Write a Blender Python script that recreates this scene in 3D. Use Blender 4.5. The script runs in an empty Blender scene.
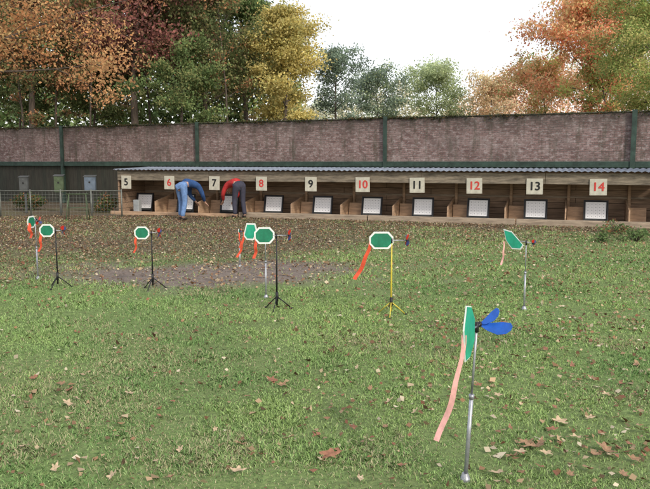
import bpy, math, random
import numpy as np
from mathutils import Vector, Matrix
R=math.radians
random.seed(7); rng=np.random.default_rng(11)
S=bpy.context.scene; COL=S.collection
S.view_settings.view_transform='Standard'; S.view_settings.look='None'; S.view_settings.exposure=0
F=700.0; TH=math.atan(82.5/F); EYE=1.6
def ray(px,py):
    x=(px-325)/F; z=(244.5-py)/F
    return Vector((x, math.cos(TH)+z*math.sin(TH), -math.sin(TH)+z*math.cos(TH)))
def at(px,py,Y):
    r=ray(px,py); return Vector((0,0,EYE))+r*(Y/r.y)
def G(px,py):
    r=ray(px,py); p=Vector((0,0,EYE))+r*(-EYE/r.z); p.z=float(gz(p.x,p.y)); return p
# ------------------------------------------------------------ noise
_tab=np.random.default_rng(3).random((256,256))
def vnoise(x,y):
    x=np.asarray(x,float); y=np.asarray(y,float)
    xi=np.floor(x).astype(int); yi=np.floor(y).astype(int); fx=x-xi; fy=y-yi
    fx=fx*fx*(3-2*fx); fy=fy*fy*(3-2*fy)
    a=_tab[xi%256,yi%256]; b=_tab[(xi+1)%256,yi%256]; c=_tab[xi%256,(yi+1)%256]; d=_tab[(xi+1)%256,(yi+1)%256]
    return (a*(1-fx)+b*fx)*(1-fy)+(c*(1-fx)+d*fx)*fy
def fbm(x,y,o=4):
    s=0;a=.5;t=0
    for i in range(o):
        s=s+a*vnoise(x*2**i+i*17.3,y*2**i+i*9.1); t+=a; a*=.5
    return s/t
def sstep(a,b,x):
    t=np.clip((x-a)/(b-a),0,1); return t*t*(3-2*t)
def gz(x,y):
    x=np.asarray(x,float); y=np.asarray(y,float)
    return 0.05*(fbm(x*.5+40,y*.5+40,3)-.5)*sstep(60,20,np.abs(y))
def dirt_mask(x,y):
    n=fbm(x*1.1+5,y*1.1+8,5)-.5
    d=np.sqrt(((x+1.45)/2.7)**2+((y-10.05)/1.4)**2)+n*1.2
    return np.clip(sstep(1.25,.45,d),0,1)
def front(x): return 19.65-.333*x     # y of the shelter front
def litter_mask(x,y):
    n=fbm(x*.8+55,y*.8+33,4)-.5
    near=11.0+2.6*sstep(-1.5,2.5,x)+2.4*n
    m=.95*sstep(near-1.2,near+2.0,y)*(1-.58*sstep(-1.0,3.2,x))
    strip=.9*sstep(3.0,1.0,front(x)-y)
    left=.5*sstep(-2.6,-4.2,x)*sstep(8.2,9.8,y)
    return np.clip(np.maximum(np.maximum(m,strip),left)+n*.55,0,1)
# ------------------------------------------------------------ materials
def nd(nt,t,**k):
    n=nt.nodes.new(t)
    for a,b in k.items(): setattr(n,a,b)
    return n
def mat(name,col,rough=.7,var=.25,scale=6,metal=0,bump=.0,bscale=40,spec=.4,stretch=None,col2=None):
    m=bpy.data.materials.new(name); m.use_nodes=True; nt=m.node_tree; b=nt.nodes['Principled BSDF']
    b.inputs['Roughness'].default_value=rough; b.inputs['Metallic'].default_value=metal
    b.inputs['Specular IOR Level'].default_value=spec
    tc=nd(nt,'ShaderNodeTexCoord'); mp=nd(nt,'ShaderNodeMapping')
    if stretch: mp.inputs['Scale'].default_value=stretch
    nt.links.new(tc.outputs['Object'],mp.inputs['Vector'])
    no=nd(nt,'ShaderNodeTexNoise'); no.inputs['Scale'].default_value=scale; no.inputs['Detail'].default_value=6; no.inputs['Roughness'].default_value=.65
    nt.links.new(mp.outputs[0],no.inputs['Vector'])
    r=nd(nt,'ShaderNodeValToRGB')
    lo=[c*(1-var) for c in col]; hi=[min(1,c*(1+var)) for c in (col2 or col)]
    r.color_ramp.elements[0].position=.33; r.color_ramp.elements[1].position=.67
    r.color_ramp.elements[0].color=(*lo,1); r.color_ramp.elements[1].color=(*hi,1)
    nt.links.new(no.outputs['Fac'],r.inputs[0]); nt.links.new(r.outputs[0],b.inputs['Base Color'])
    if bump:
        n2=nd(nt,'ShaderNodeTexNoise'); n2.inputs['Scale'].default_value=bscale; n2.inputs['Detail'].default_value=4
        nt.links.new(mp.outputs[0],n2.inputs['Vector'])
        bp=nd(nt,'ShaderNodeBump'); bp.inputs['Strength'].default_value=bump; bp.inputs['Distance'].default_value=.02
        nt.links.new(n2.outputs['Fac'],bp.inputs['Height']); nt.links.new(bp.outputs[0],b.inputs['Normal'])
    return m
def leafmat(name,trans=.35):
    m=bpy.data.materials.new(name); m.use_nodes=True; nt=m.node_tree; nt.nodes.clear()
    o=nd(nt,'ShaderNodeOutputMaterial'); at_=nd(nt,'ShaderNodeAttribute'); at_.attribute_name='Col'
    d=nd(nt,'ShaderNodeBsdfDiffuse'); nt.links.new(at_.outputs['Color'],d.inputs['Color'])
    if trans>0:
        t=nd(nt,'ShaderNodeBsdfTranslucent'); mx=nd(nt,'ShaderNodeMixShader'); mx.inputs[0].default_value=trans
        nt.links.new(at_.outputs['Color'],t.inputs['Color'])
        nt.links.new(d.outputs[0],mx.inputs[1]); nt.links.new(t.outputs[0],mx.inputs[2]); nt.links.new(mx.outputs[0],o.inputs[0])
    else: nt.links.new(d.outputs[0],o.inputs[0])
    return m
def planks(name,c1,c2,width=.16,axis='x'):
    m=bpy.data.materials.new(name); m.use_nodes=True; nt=m.node_tree; b=nt.nodes['Principled BSDF']; b.inputs['Roughness'].default_value=.85
    tc=nd(nt,'ShaderNodeTexCoord'); sp=nd(nt,'ShaderNodeSeparateXYZ'); nt.links.new(tc.outputs['Object'],sp.inputs[0])
    cb=nd(nt,'ShaderNodeCombineXYZ')
    a,c=(('X','Z') if axis=='x' else ('Z','X'))
    nt.links.new(sp.outputs[c],cb.inputs[0]); nt.links.new(sp.outputs[a],cb.inputs[1])
    br=nd(nt,'ShaderNodeTexBrick'); br.inputs['Scale'].default_value=1; br.inputs['Brick Width'].default_value=2.6; br.inputs['Row Height'].default_value=width
    br.inputs['Mortar Size'].default_value=.006; br.inputs['Color1'].default_value=(*c1,1); br.inputs['Color2'].default_value=(*c2,1); br.inputs['Mortar'].default_value=(.02,.016,.012,1)
    nt.links.new(cb.outputs[0],br.inputs['Vector'])
    no=nd(nt,'ShaderNodeTexNoise'); no.inputs['Scale'].default_value=3; no.inputs['Detail'].default_value=7
    mp=nd(nt,'ShaderNodeMapping'); mp.inputs['Scale'].default_value=(1,8,8) if axis!='x' else (8,8,1)
    nt.links.new(tc.outputs['Object'],mp.inputs[0]); nt.links.new(mp.outputs[0],no.inputs['Vector'])
    mx=nd(nt,'ShaderNodeMix',data_type='RGBA',blend_type='MULTIPLY'); mx.inputs[0].default_value=.8
    rr=nd(nt,'ShaderNodeValToRGB'); rr.color_ramp.elements[0].position=.3; rr.color_ramp.elements[0].color=(.45,.45,.45,1); rr.color_ramp.elements[1].position=.7; rr.color_ramp.elements[1].color=(1.2,1.2,1.2,1)
    nt.links.new(no.outputs['Fac'],rr.inputs[0]); nt.links.new(br.outputs['Color'],mx.inputs[6]); nt.links.new(rr.outputs[0],mx.inputs[7]); nt.links.new(mx.outputs[2],b.inputs['Base Color'])
    return m
def brickmat():
    m=bpy.data.materials.new('weathered_brick'); m.use_nodes=True; nt=m.node_tree; b=nt.nodes['Principled BSDF']; b.inputs['Roughness'].default_value=.95; b.inputs['Specular IOR Level'].default_value=.1
    tc=nd(nt,'ShaderNodeTexCoord'); sp=nd(nt,'ShaderNodeSeparateXYZ'); nt.links.new(tc.outputs['Object'],sp.inputs[0])
    cb=nd(nt,'ShaderNodeCombineXYZ'); nt.links.new(sp.outputs['X'],cb.inputs[0]); nt.links.new(sp.outputs['Z'],cb.inputs[1])
    br=nd(nt,'ShaderNodeTexBrick'); br.inputs['Scale'].default_value=1; br.inputs['Brick Width'].default_value=.2; br.inputs['Row Height'].default_value=.063
    br.inputs['Mortar Size'].default_value=.007; br.inputs['Color1'].default_value=(.155,.095,.088,1); br.inputs['Color2'].default_value=(.275,.19,.178,1); br.inputs['Mortar'].default_value=(.12,.10,.095,1); br.inputs['Bias'].default_value=-.1
    nt.links.new(cb.outputs[0],br.inputs['Vector'])
    def noise(s,lo,hi,stretch=(1,1,1),det=6):
        mp=nd(nt,'ShaderNodeMapping'); mp.inputs['Scale'].default_value=stretch; nt.links.new(tc.outputs['Object'],mp.inputs[0])
        n=nd(nt,'ShaderNodeTexNoise'); n.inputs['Scale'].default_value=s; n.inputs['Detail'].default_value=det; n.inputs['Roughness'].default_value=.7
        nt.links.new(mp.outputs[0],n.inputs['Vector'])
        r=nd(nt,'ShaderNodeMapRange'); r.inputs['From Min'].default_value=lo; r.inputs['From Max'].default_value=hi
        nt.links.new(n.outputs['Fac'],r.inputs['Value']); return r.outputs[0]
    def mix(fac,a,col,amt=1,bt='MIX'):
        mu=nd(nt,'ShaderNodeMath',operation='MULTIPLY'); mu.inputs[1].default_value=amt; nt.links.new(fac,mu.inputs[0]); mu.use_clamp=True
        x=nd(nt,'ShaderNodeMix',data_type='RGBA',blend_type=bt); nt.links.new(mu.outputs[0],x.inputs[0]); nt.links.new(a,x.inputs[6]); x.inputs[7].default_value=(*col,1); return x.outputs[2]
    c=br.outputs['Color']
    c=mix(noise(1.1,.48,.62,(1,1,1.5),det=7),c,(.30,.235,.22),.55)
    c=mix(noise(7,.5,.64,(1,1,2),det=9),c,(.42,.37,.36),.75)
    c=mix(noise(16,.53,.64,(1,1,2.2)),c,(.05,.036,.034),.75)
    c=mix(noise(.8,.47,.66),c,(.085,.066,.062),.6)
    c=mix(noise(1.6,.5,.72,(3,1,.5)),c,(.06,.062,.042),.85)
    zr=nd(nt,'ShaderNodeMapRange'); zr.inputs['From Min'].default_value=2.4; zr.inputs['From Max'].default_value=2.95
    ad=nd(nt,'ShaderNodeMath',operation='MULTIPLY'); nt.links.new(sp.outputs['Z'],zr.inputs['Value']); nt.links.new(zr.outputs[0],ad.inputs[0]); nt.links.new(noise(2.5,.3,.6),ad.inputs[1])
    c=mix(ad.outputs[0],c,(.045,.042,.034),.9)
    nt.links.new(c,b.inputs['Base Color'])
    bp=nd(nt,'ShaderNodeBump'); bp.inputs['Strength'].default_value=.5; bp.inputs['Distance'].default_value=.015; nt.links.new(c,bp.inputs['Height']); nt.links.new(bp.outputs[0],b.inputs['Normal'])
    return m
M={}
M['brick']=brickmat()
M['green_steel']=mat('green_steel',(.028,.052,.04),.7,.4,5,bump=.2)
M['dark_wood']=planks('dark_boards',(.04,.036,.026),(.028,.032,.022),.2,'x')
M['back_wood']=planks('brown_boards',(.38,.255,.17),(.29,.195,.13),.17,'z')
M['fascia']=mat('grey_weathered_board',(.135,.112,.085),.85,.35,2.5,bump=.3,stretch=(1,6,6),col2=(.21,.175,.13))
M['beam']=mat('weathered_beam',(.31,.245,.18),.85,.35,3,bump=.4,stretch=(1,8,8))
M['part_wood']=mat('brown_partition_board',(.42,.28,.18),.8,.3,3,bump=.3,stretch=(1,1,6))
M['roof']=mat('blue_grey_corrugated',(.20,.225,.27),.6,.35,3,metal=.1,bump=.1)
M['board']=mat('cream_board',(.45,.43,.355),.7,.2,6,bump=.1)
M['red_paint']=mat('red_paint',(.50,.05,.04),.6,.1)
M['black_paint']=mat('black_paint',(.015,.015,.015),.6,.2)
M['black_metal']=mat('black_metal',(.02,.02,.022),.5,.3,metal=.3)
M['paper']=mat('white_paper',(.85,.85,.87),.8,.03,5)
M['print']=mat('grey_print',(.42,.43,.46),.8,.1)
M['yellow_metal']=mat('yellow_metal',(.6,.48,.06),.45,.15)
M['galv']=mat('galvanised_steel',(.36,.37,.40),.45,.3,30,metal=.6)
M['white_plastic']=mat('white_plastic',(.70,.73,.70),.5,.08)
M['green_plastic']=mat('green_plastic',(.01,.17,.09),.5,.25,12)
M['teal_plastic']=mat('teal_plastic',(.02,.33,.20),.5,.2,12)
M['blue_plastic']=mat('blue_plastic',(.015,.10,.46),.45,.3,12)
M['red_plastic']=mat('red_plastic',(.5,.03,.02),.5,.15,12)
M['darkblue_plastic']=mat('dark_blue_plastic',(.02,.035,.13),.5,.15)
M['yellow_plastic']=mat('yellow_plastic',(.65,.42,.05),.5,.15)
M['red_ribbon']=mat('red_ribbon',(.60,.08,.035),.8,.25,20,bump=.1)
M['pink_ribbon']=mat('pink_ribbon',(.68,.36,.33),.8,.2,20,bump=.1)
M['grey_box']=mat('grey_box',(.3,.32,.33),.6,.2)
M['dark_grey']=mat('dark_grey_felt',(.07,.075,.075),.8,.3)
M['wire']=mat('old_wire',(.16,.17,.15),.6,.3,metal=.4)
M['pale_green']=mat('pale_green_paint',(.06,.085,.045),.7,.4)
M['boxblue']=mat('blue_grey_box',(.10,.13,.17),.6,.3)
M['bark']=mat('bark',(.095,.075,.06),.95,.5,5,bump=.6,bscale=12,stretch=(4,4,1))
M['coping']=mat('mossy_coping',(.06,.06,.042),.95,.6,4,bump=.5)
M['leaf']=leafmat('foliage',.42)
M['farleaf']=leafmat('far_foliage',0)
M['grass']=leafmat('grass_blades',0)
M['fallen']=leafmat('fallen_leaves',0)
M['skin']=mat('skin',(.5,.3,.22),.55,.1)
M['denim']=mat('denim',(.12,.21,.40),.9,.25,15,bump=.3)
M['bluejacket']=mat('blue_jacket',(.02,.06,.17),.85,.3,10,bump=.2)
M['redjacket']=mat('red_jacket',(.42,.03,.03),.85,.3,10,bump=.2)
M['darktrousers']=mat('dark_trousers',(.04,.04,.06),.9,.2,10)
M['shoe']=mat('shoe_leather',(.03,.022,.018),.6,.2)
M['hair']=mat('grey_hair',(.12,.10,.09),.8,.3,30)
M['darkhair']=mat('dark_hair',(.03,.02,.015),.8,.3,30)
# ------------------------------------------------------------ mesh helpers
class MB:
    def __init__(s): s.v=[]; s.f=[]
    def add(s,vs,fs):
        o=len(s.v); s.v+= [tuple(v) for v in vs]; s.f+=[tuple(i+o for i in f) for f in fs]; return s
    def box(s,c,d,rot=None,bev=0):
        c=Vector(c); hx,hy,hz=[q/2 for q in d]; b=min(bev,hx*.9,hy*.9,hz*.9)
        if b<=0:
            vs=[Vector((x,y,z)) for z in(-hz,hz) for y in(-hy,hy) for x in(-hx,hx)]
            fs=[(0,2,3,1),(4,5,7,6),(0,1,5,4),(2,6,7,3),(0,4,6,2),(1,3,7,5)]
        else:
            def ring(z,k): 
                X=hx-k;Y=hy-k
                return [Vector(p) for p in((-X,-Y+b,z),(-X+b,-Y,z),(X-b,-Y,z),(X,-Y+b,z),(X,Y-b,z),(X-b,Y,z),(-X+b,Y,z),(-X,Y-b,z))]
            vs=ring(-hz,b*.6)+ring(-hz+b,0)+ring(hz-b,0)+ring(hz,b*.6)
            fs=[tuple(range(7,-1,-1)),tuple(range(24,32))]
            for l in range(3):
                for i in range(8):
                    j=(i+1)%8; fs.append((l*8+i,l*8+j,l*8+8+j,l*8+8+i))
        if rot is not None: vs=[rot@v for v in vs]
        return s.add([v+c for v in vs],fs)
    def tube(s,pts,rad,seg=8,cap=True):
        pts=[Vector(p) for p in pts]
        if not hasattr(rad,'__len__'): rad=[rad]*len(pts)
        vs=[];fs=[];n=len(pts); prev=None
        for i,p in enumerate(pts):
            d=(pts[min(i+1,n-1)]-pts[max(i-1,0)]).normalized()
            if prev is None: a=Vector((1,0,0)) if abs(d.x)<.8 else Vector((0,1,0)); u=d.cross(a).normalized()
            else: u=(prev-d*prev.dot(d)).normalized()
            prev=u; w=d.cross(u)
            for k in range(seg):
                t=2*math.pi*k/seg; vs.append(p+(u*math.cos(t)+w*math.sin(t))*rad[i])
        for i in range(n-1):
            for k in range(seg):
                j=(k+1)%seg; fs.append((i*seg+k,i*seg+j,i*seg+seg+j,i*seg+seg+k))
        if cap: fs.append(tuple(range(seg-1,-1,-1))); fs.append(tuple((n-1)*seg+k for k in range(seg)))
        return s.add(vs,fs)
    def prism(s,poly,y0,y1):          # polygon in xz, extruded in y
        n=len(poly); vs=[(x,y0,z) for x,z in poly]+[(x,y1,z) for x,z in poly]
        fs=[tuple(range(n)),tuple(range(2*n-1,n-1,-1))]+[(i,i+n,(i+1)%n+n,(i+1)%n) for i in range(n)]
        return s.add(vs,fs)
    def build(s,name,m,parent=None,smooth=False,loc=None,rot=None):
        me=bpy.data.meshes.new(name); me.from_pydata(s.v,[],s.f); me.update()
        me.materials.append(m)
        if smooth:
            for p in me.polygons: p.use_smooth=True
        return link(name,me,parent,loc,rot)
def link(name,me,parent=None,loc=None,rot=None):
    o=bpy.data.objects.new(name,me); COL.objects.link(o)
    if parent: o.parent=parent
    if loc is not None: o.location=loc
    if rot is not None: o.rotation_euler=rot
    return o
def tag(o,label=None,cat=None,group=None,kind=None):
    if label:o['label']=label
    if cat:o['category']=cat
    if group:o['group']=group
    if kind:o['kind']=kind
    return o
def empty(name,loc,rz=0,**k):
    o=bpy.data.objects.new(name,None); COL.objects.link(o); o.location=loc; o.rotation_euler=(0,0,rz); o.empty_display_size=.1
    return tag(o,**k)
def copy_tree(o,parent=None):
    c=o.copy(); COL.objects.link(c)
    if parent: c.parent=parent
    for ch in list(o.children): copy_tree(ch,c)
    return c
def npmesh(name,V,faces,m,col=None,parent=None,k=None):
    k=faces.shape[1]; me=bpy.data.meshes.new(name); me.vertices.add(len(V)); me.vertices.foreach_set('co',V.astype(np.float32).ravel())
    me.loops.add(faces.size); me.loops.foreach_set('vertex_index',faces.astype(np.int32).ravel())
    me.polygons.add(len(faces)); me.polygons.foreach_set('loop_start',np.arange(0,faces.size,k,dtype=np.int32))
    me.update(calc_edges=True); me.materials.append(m)
    if col is not None:
        a=me.color_attributes.new('Col','FLOAT_COLOR','POINT'); c=np.ones((len(V),4),np.float32); c[:,:3]=col; a.data.foreach_set('color',c.ravel())
    return link(name,me,parent)
def leaf_quads(C,size,flat=0.0,aspect=.6):
    n=len(C); a=rng.normal(size=(n,3)); a[:,2]*=(1-flat*.85); a/=np.linalg.norm(a,axis=1)[:,None]
    b=rng.normal(size=(n,3)); b[:,2]*=(1-flat*.85); b-= (b*a).sum(1)[:,None]*a; b/=np.linalg.norm(b,axis=1)[:,None]
    s=(size*rng.uniform(.6,1.35,n))[:,None] if np.isscalar(size) else size[:,None]
    nrm=np.cross(a,b)
    V=np.stack([C-a*s*.5, C+b*s*.5*aspect+nrm*s*.12, C+a*s*.5, C-b*s*.5*aspect+nrm*s*.12],1).reshape(-1,3)
    return V,np.arange(4*n).reshape(n,4)
# ------------------------------------------------------------ ground
xs=np.concatenate([[-600,-250,-120,-60,-35,-22],np.arange(-15,15.01,.12),[22,35,60,120,250,600]])
ys=np.concatenate([[-60,-30,-12,-4,0],np.arange(2,26,.12),[28,32,40,55,80,130,250,700]])
XX,YY=np.meshgrid(xs,ys); V=np.stack([XX,YY,gz(XX,YY)],-1).reshape(-1,3)
nx,ny=len(xs),len(ys); i=np.arange(nx-1)[None,:]+np.arange(ny-1)[:,None]*nx
Fq=np.stack([i,i+1,i+nx+1,i+nx],-1).reshape(-1,4)
dm=dirt_mask(V[:,0],V[:,1]); lm=litter_mask(V[:,0],V[:,1])
gc=np.stack([dm,lm,np.zeros_like(dm)],1)
gm=bpy.data.materials.new('lawn_soil'); gm.use_nodes=True; nt=gm.node_tree; b=nt.nodes['Principled BSDF']; b.inputs['Roughness'].default_value=.95; b.inputs['Specular IOR Level'].default_value=.1
a=nd(nt,'ShaderNodeAttribute'); a.attribute_name='Col'; sp=nd(nt,'ShaderNodeSeparateColor'); nt.links.new(a.outputs['Color'],sp.inputs[0])
tc=nd(nt,'ShaderNodeTexCoord')
def gn(s,c0,c1,p0=.35,p1=.65):
    n=nd(nt,'ShaderNodeTexNoise'); n.inputs['Scale'].default_value=s; n.inputs['Detail'].default_value=9; n.inputs['Roughness'].default_value=.78; nt.links.new(tc.outputs['Object'],n.inputs['Vector'])
    r=nd(nt,'ShaderNodeValToRGB'); r.color_ramp.elements[0].position=p0; r.color_ramp.elements[1].position=p1; r.color_ramp.elements[0].color=(*c0,1); r.color_ramp.elements[1].color=(*c1,1); nt.links.new(n.outputs['Fac'],r.inputs[0]); return r.outputs[0]
g=gn(22,(.085,.12,.045),(.20,.265,.095)); d=gn(9,(.125,.10,.083),(.24,.195,.165)); l=gn(14,(.065,.05,.034),(.18,.14,.095))
x1=nd(nt,'ShaderNodeMix',data_type='RGBA'); nt.links.new(sp.outputs[1],x1.inputs[0]); nt.links.new(g,x1.inputs[6]); nt.links.new(l,x1.inputs[7])
x2=nd(nt,'ShaderNodeMix',data_type='RGBA'); nt.links.new(sp.outputs[0],x2.inputs[0]); nt.links.new(x1.outputs[2],x2.inputs[6]); nt.links.new(d,x2.inputs[7])
nt.links.new(x2.outputs[2],b.inputs['Base Color'])
n=nd(nt,'ShaderNodeTexNoise'); n.inputs['Scale'].default_value=25; n.inputs['Detail'].default_value=6; nt.links.new(tc.outputs['Object'],n.inputs['Vector'])
bp=nd(nt,'ShaderNodeBump'); bp.inputs['Distance'].default_value=.03; bp.inputs['Strength'].default_value=.7; nt.links.new(n.outputs['Fac'],bp.inputs['Height']); nt.links.new(bp.outputs[0],b.inputs['Normal'])
tag(npmesh('ground',V,Fq,gm,gc),kind='structure')
# ------------------------------------------------------------ grass
PX=[];PS=[]
for (y0,y1,dens,sz) in ((2.8,4.5,11500,.023),(4.5,6.5,6200,.027),(6.5,9,3200,.031),(9,13,1300,.040),(13,20.5,420,.054)):
    w=.52*y1+1.2; N=int(dens*(y1-y0)*2*w); x=rng.uniform(-w,w,N); y=rng.uniform(y0,y1,N)
    k=np.abs(x)<.5*y+.9; x=x[k];y=y[k]
    pr=(1-.95*dirt_mask(x,y))*(1-.82*litter_mask(x,y))*(.28+.92*sstep(.32,.62,fbm(x*2.2,y*2.2,3)))*(y<front(x)-.2)
    k=rng.random(len(x))<pr; x=x[k];y=y[k]; PX.append(np.stack([x,y],1)); PS.append(np.full(len(x),sz))
P=np.concatenate(PX); s=np.concatenate(PS); n=len(P)
tuft=fbm(P[:,0]*3.0+9,P[:,1]*3.0+2,4)
L=s*rng.uniform(.5,1.4,n)*(.4+1.5*tuft**1.3); W=s*.085*rng.uniform(.7,1.3,n)
an=rng.uniform(0,2*np.pi,n); le=rng.uniform(.1,1.1,n); az=rng.uniform(0,2*np.pi,n)
base=np.stack([P[:,0],P[:,1],gz(P[:,0],P[:,1])-.004],1)
wd=np.stack([np.cos(an),np.sin(an),0*an],1)*W[:,None]
ld=np.stack([np.cos(az)*np.sin(le),np.sin(az)*np.sin(le),np.cos(le)],1)
mid=base+ld*L[:,None]*.55+np.array([0,0,1])*(L*.12)[:,None]; tip=mid+(ld*.5+np.stack([np.cos(az),np.sin(az),0*az],1)*.3)*L[:,None]*.8-np.array([0,0,1])*(L*.12)[:,None]
V=np.stack([base-wd,base+wd,mid+wd*.8,tip,mid-wd*.8],1).reshape(-1,3)
f5=np.arange(n)[:,None]*5; Fq=np.concatenate([f5+0,f5+1,f5+2,f5+3,f5+4],1)
pat=fbm(P[:,0]*.8+70,P[:,1]*.8+20,5); c1=np.array([.33,.475,.165]); c2=np.array([.45,.55,.25]); c3=np.array([.19,.33,.115]); c4=np.array([.52,.47,.29])
t=np.clip((pat-.38)*4.5,0,1)[:,None]; c=c3*(1-t)+c1*t; r=rng.random(n)[:,None]; c=np.where(r<.35,c*.5+c2*.5,c)
lmk=litter_mask(P[:,0],P[:,1])
str_=(sstep(.52,.72,fbm(P[:,0]*1.3+170,P[:,1]*1.3+220,4))*.42+.04+.25*lmk)[:,None]; c=np.where(rng.random((n,1))<str_,c4*.85,c); c=c*rng.uniform(.78,1.18,(n,1))
c=c*(1-.28*lmk)[:,None]
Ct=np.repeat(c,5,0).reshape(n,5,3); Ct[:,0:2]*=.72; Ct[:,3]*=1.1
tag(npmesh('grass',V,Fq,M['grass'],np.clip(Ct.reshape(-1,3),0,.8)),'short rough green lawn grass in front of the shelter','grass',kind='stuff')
print('blades',n)
# ------------------------------------------------------------ leaf litter
def lpal(n):
    pal=np.array([[.27,.16,.09],[.22,.13,.08],[.38,.27,.16],[.15,.10,.06],[.44,.34,.22],[.50,.43,.31],[.27,.13,.085],[.33,.24,.15]])
    return pal[rng.integers(0,len(pal),n)]*rng.uniform(.6,1.15,(n,1))
N=210000; x=rng.uniform(-13,13,N); y=2.8+18*rng.random(N)**.9
k=(np.abs(x)<.5*y+1.2)&(y<front(x)+1.0); x=x[k];y=y[k]
pr=.06+.60*litter_mask(x,y)+.30*dirt_mask(x,y)+.14*sstep(.45,.7,fbm(x*1.3+3,y*1.3+90,3))+.26*sstep(-.6,2.3,x)
pr*=np.where(y<10,.85,1)
k=rng.random(len(x))<pr; x=x[k];y=y[k]; n=len(x)
sz=rng.uniform(.020,.052,n)*np.where(y>10,.95,1)*np.where(rng.random(n)<.08,1.6,1)
C=np.stack([x,y,gz(x,y)+.012+rng.random(n)*.018],1)
V,Fq=leaf_quads(C,sz,.85,.75); lc=lpal(n)*(1-.22*litter_mask(x,y))[:,None]
tag(npmesh('leaf_litter',V,Fq,M['fallen'],np.repeat(lc,4,0)),'scattered brown autumn leaf litter over lawn and bare soil','leaf litter',kind='stuff')
print('litter',n)
def leaf_mesh(seed):
    rr=random.Random(seed); pts=[]; nlob=rr.choice([5,7]); 
    for q in range(28):
        t=2*math.pi*q/28; rad=.5+.16*math.cos(nlob*t)+rr.uniform(-.04,.04); rad*= .75+.25*abs(math.cos(t))
        pts.append((math.cos(t)*rad*1.15,math.sin(t)*rad*.8))
    curl=rr.uniform(.25,.7); 
    z=lambda x,y: curl*(y*y*1.4+x*x*.35)+.06*math.sin(x*7+seed)
    vs=[(0,0,z(0,0))]+[(x*.5,y*.5,z(x*.5,y*.5)) for x,y in pts]+[(x,y,z(x,y)) for x,y in pts]
    fs=[(0,1+i,1+(i+1)%28) for i in range(28)]+[(1+i,29+i,29+(i+1)%28,1+(i+1)%28) for i in range(28)]
    st=len(vs); vs+=[(.5,.015,z(.5,0)),(.5,-.015,z(.5,0)),(.95,-.01,.12),(.95,.01,.12)]; fs.append((st,st+1,st+2,st+3))
    me=bpy.data.meshes.new('fallen_leaf'); me.from_pydata(vs,[],fs)
    for p in me.polygons:p.use_smooth=True
    return me
LM=[mat('dry_leaf_brown',(.25,.15,.085),.8,.4,3,bump=.2),mat('dry_leaf_tan',(.40,.30,.19),.8,.35,3,bump=.2),mat('dry_leaf_russet',(.24,.11,.065),.8,.35,3,bump=.2)]
lms=[]
for i_ in range(6):
    me=leaf_mesh(i_); me.materials.append(LM[i_%3]); lms.append(me)
spots=[(330,458,.10),(322,464,.08),(290,441,.07),(240,447,.06),(238,474,.07),(369,443,.06),(389,405,.06),(402,469,.05),(497,477,.08),(533,450,.10),(520,455,.08),(541,446,.07),(560,424,.08),(552,432,.06),(605,452,.10),(588,472,.06),(612,458,.07),(630,447,.06),(616,420,.05),(70,392,.09),(76,400,.07),(62,386,.06),(95,380,.07),(272,384,.08),(282,389,.06),(265,381,.05),(201,387,.06),(357,371,.05),(308,395,.05),(353,430,.05),(118,438,.05),(24,448,.06),(160,418,.05),(430,390,.05),(487,357,.05),(515,346,.06),(572,366,.06),(592,380,.06),(611,372,.05),(636,366,.06),(548,389,.06),(525,402,.05),(583,402,.06),(452,372,.05),(40,415,.06),(137,461,.05),(180,452,.05),(112,478,.06),(360,482,.05),(623,478,.07),
 (498,398,.05),(510,430,.05),(576,440,.06),(566,455,.05),(640,432,.06),(600,436,.05),(540,470,.05),(470,420,.04),(415,415,.05),(330,412,.05),(247,400,.05),(215,432,.04),(170,480,.06),(55,470,.06),(88,430,.05),(20,400,.05),(545,350,.06),(600,346,.06),(628,392,.06),(560,340,.06),(495,372,.05),(410,352,.05),(370,392,.05),
 (512,460,.07),(526,446,.08),(546,456,.06),(596,458,.08),(618,450,.07),(634,462,.06),(570,478,.06),(505,412,.05),(555,410,.05),(590,420,.05),(638,410,.05),(606,396,.05),(540,374,.05),(478,388,.05),(385,430,.05),(300,430,.05),(262,458,.05),(68,405,.07),(34,380,.06),(130,395,.06),(226,380,.05)]
for (px,py,sz) in spots:
    p=G(px,py); o=link('fallen_leaf',random.choice(lms)); o.location=(p.x,p.y,p.z+.025); o.rotation_euler=(random.uniform(-.5,.5),random.uniform(-.4,.4),random.uniform(0,6.28)); o.scale=(sz*.9,)*3
    tag(o,'large curled dry brown leaf lying on the foreground grass','leaf','large fallen leaves on the foreground lawn')
# ------------------------------------------------------------ brick wall
wang=-math.atan(.45)
W=empty('brick_wall',(0,23,0),wang,label='long weathered brick wall with green steel posts behind the target shelter',cat='wall')
posts=[-25.5,-18.2,-11.2,-4.9,2.1,9.2,16.2]
for q in range(len(posts)-1):
    a_,b_=posts[q]+.015,posts[q+1]-.015
    mb=MB()
    n_=int((b_-a_)/.22); top=[]
    for j in range(n_+1):
        x=a_+(b_-a_)*j/n_; top.append((x,2.93+random.choice([0,0,0,0,-.01,.005,-.02])))
    poly=[(a_,1.5)]+[(b_,1.5)]+top[::-1]
    mb.prism(poly,0,.22); mb.build('brick_panel',M['brick'],W)
    MB().box(((a_+b_)/2,.08,.745),(b_-a_,.1,1.49)).build('lower_board_panel',M['dark_wood'],W)
    MB().box(((a_+b_)/2,-.02,1.53),(b_-a_-.01,.14,.17),bev=.01).build('rail',M['green_steel'],W)
    MB().box(((a_+b_)/2,.11,2.955),(b_-a_,.27,.035),bev=.01).build('coping',M['coping'],W)
for x in posts:
    m_=MB(); m_.box((x,-.115,1.5),(.13,.012,3.0)); m_.box((x,-.02,1.5),(.012,.175,2.99)); m_.box((x,.09,1.5),(.13,.012,2.9)); m_.build('steel_post',M['green_steel'],W)
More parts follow.
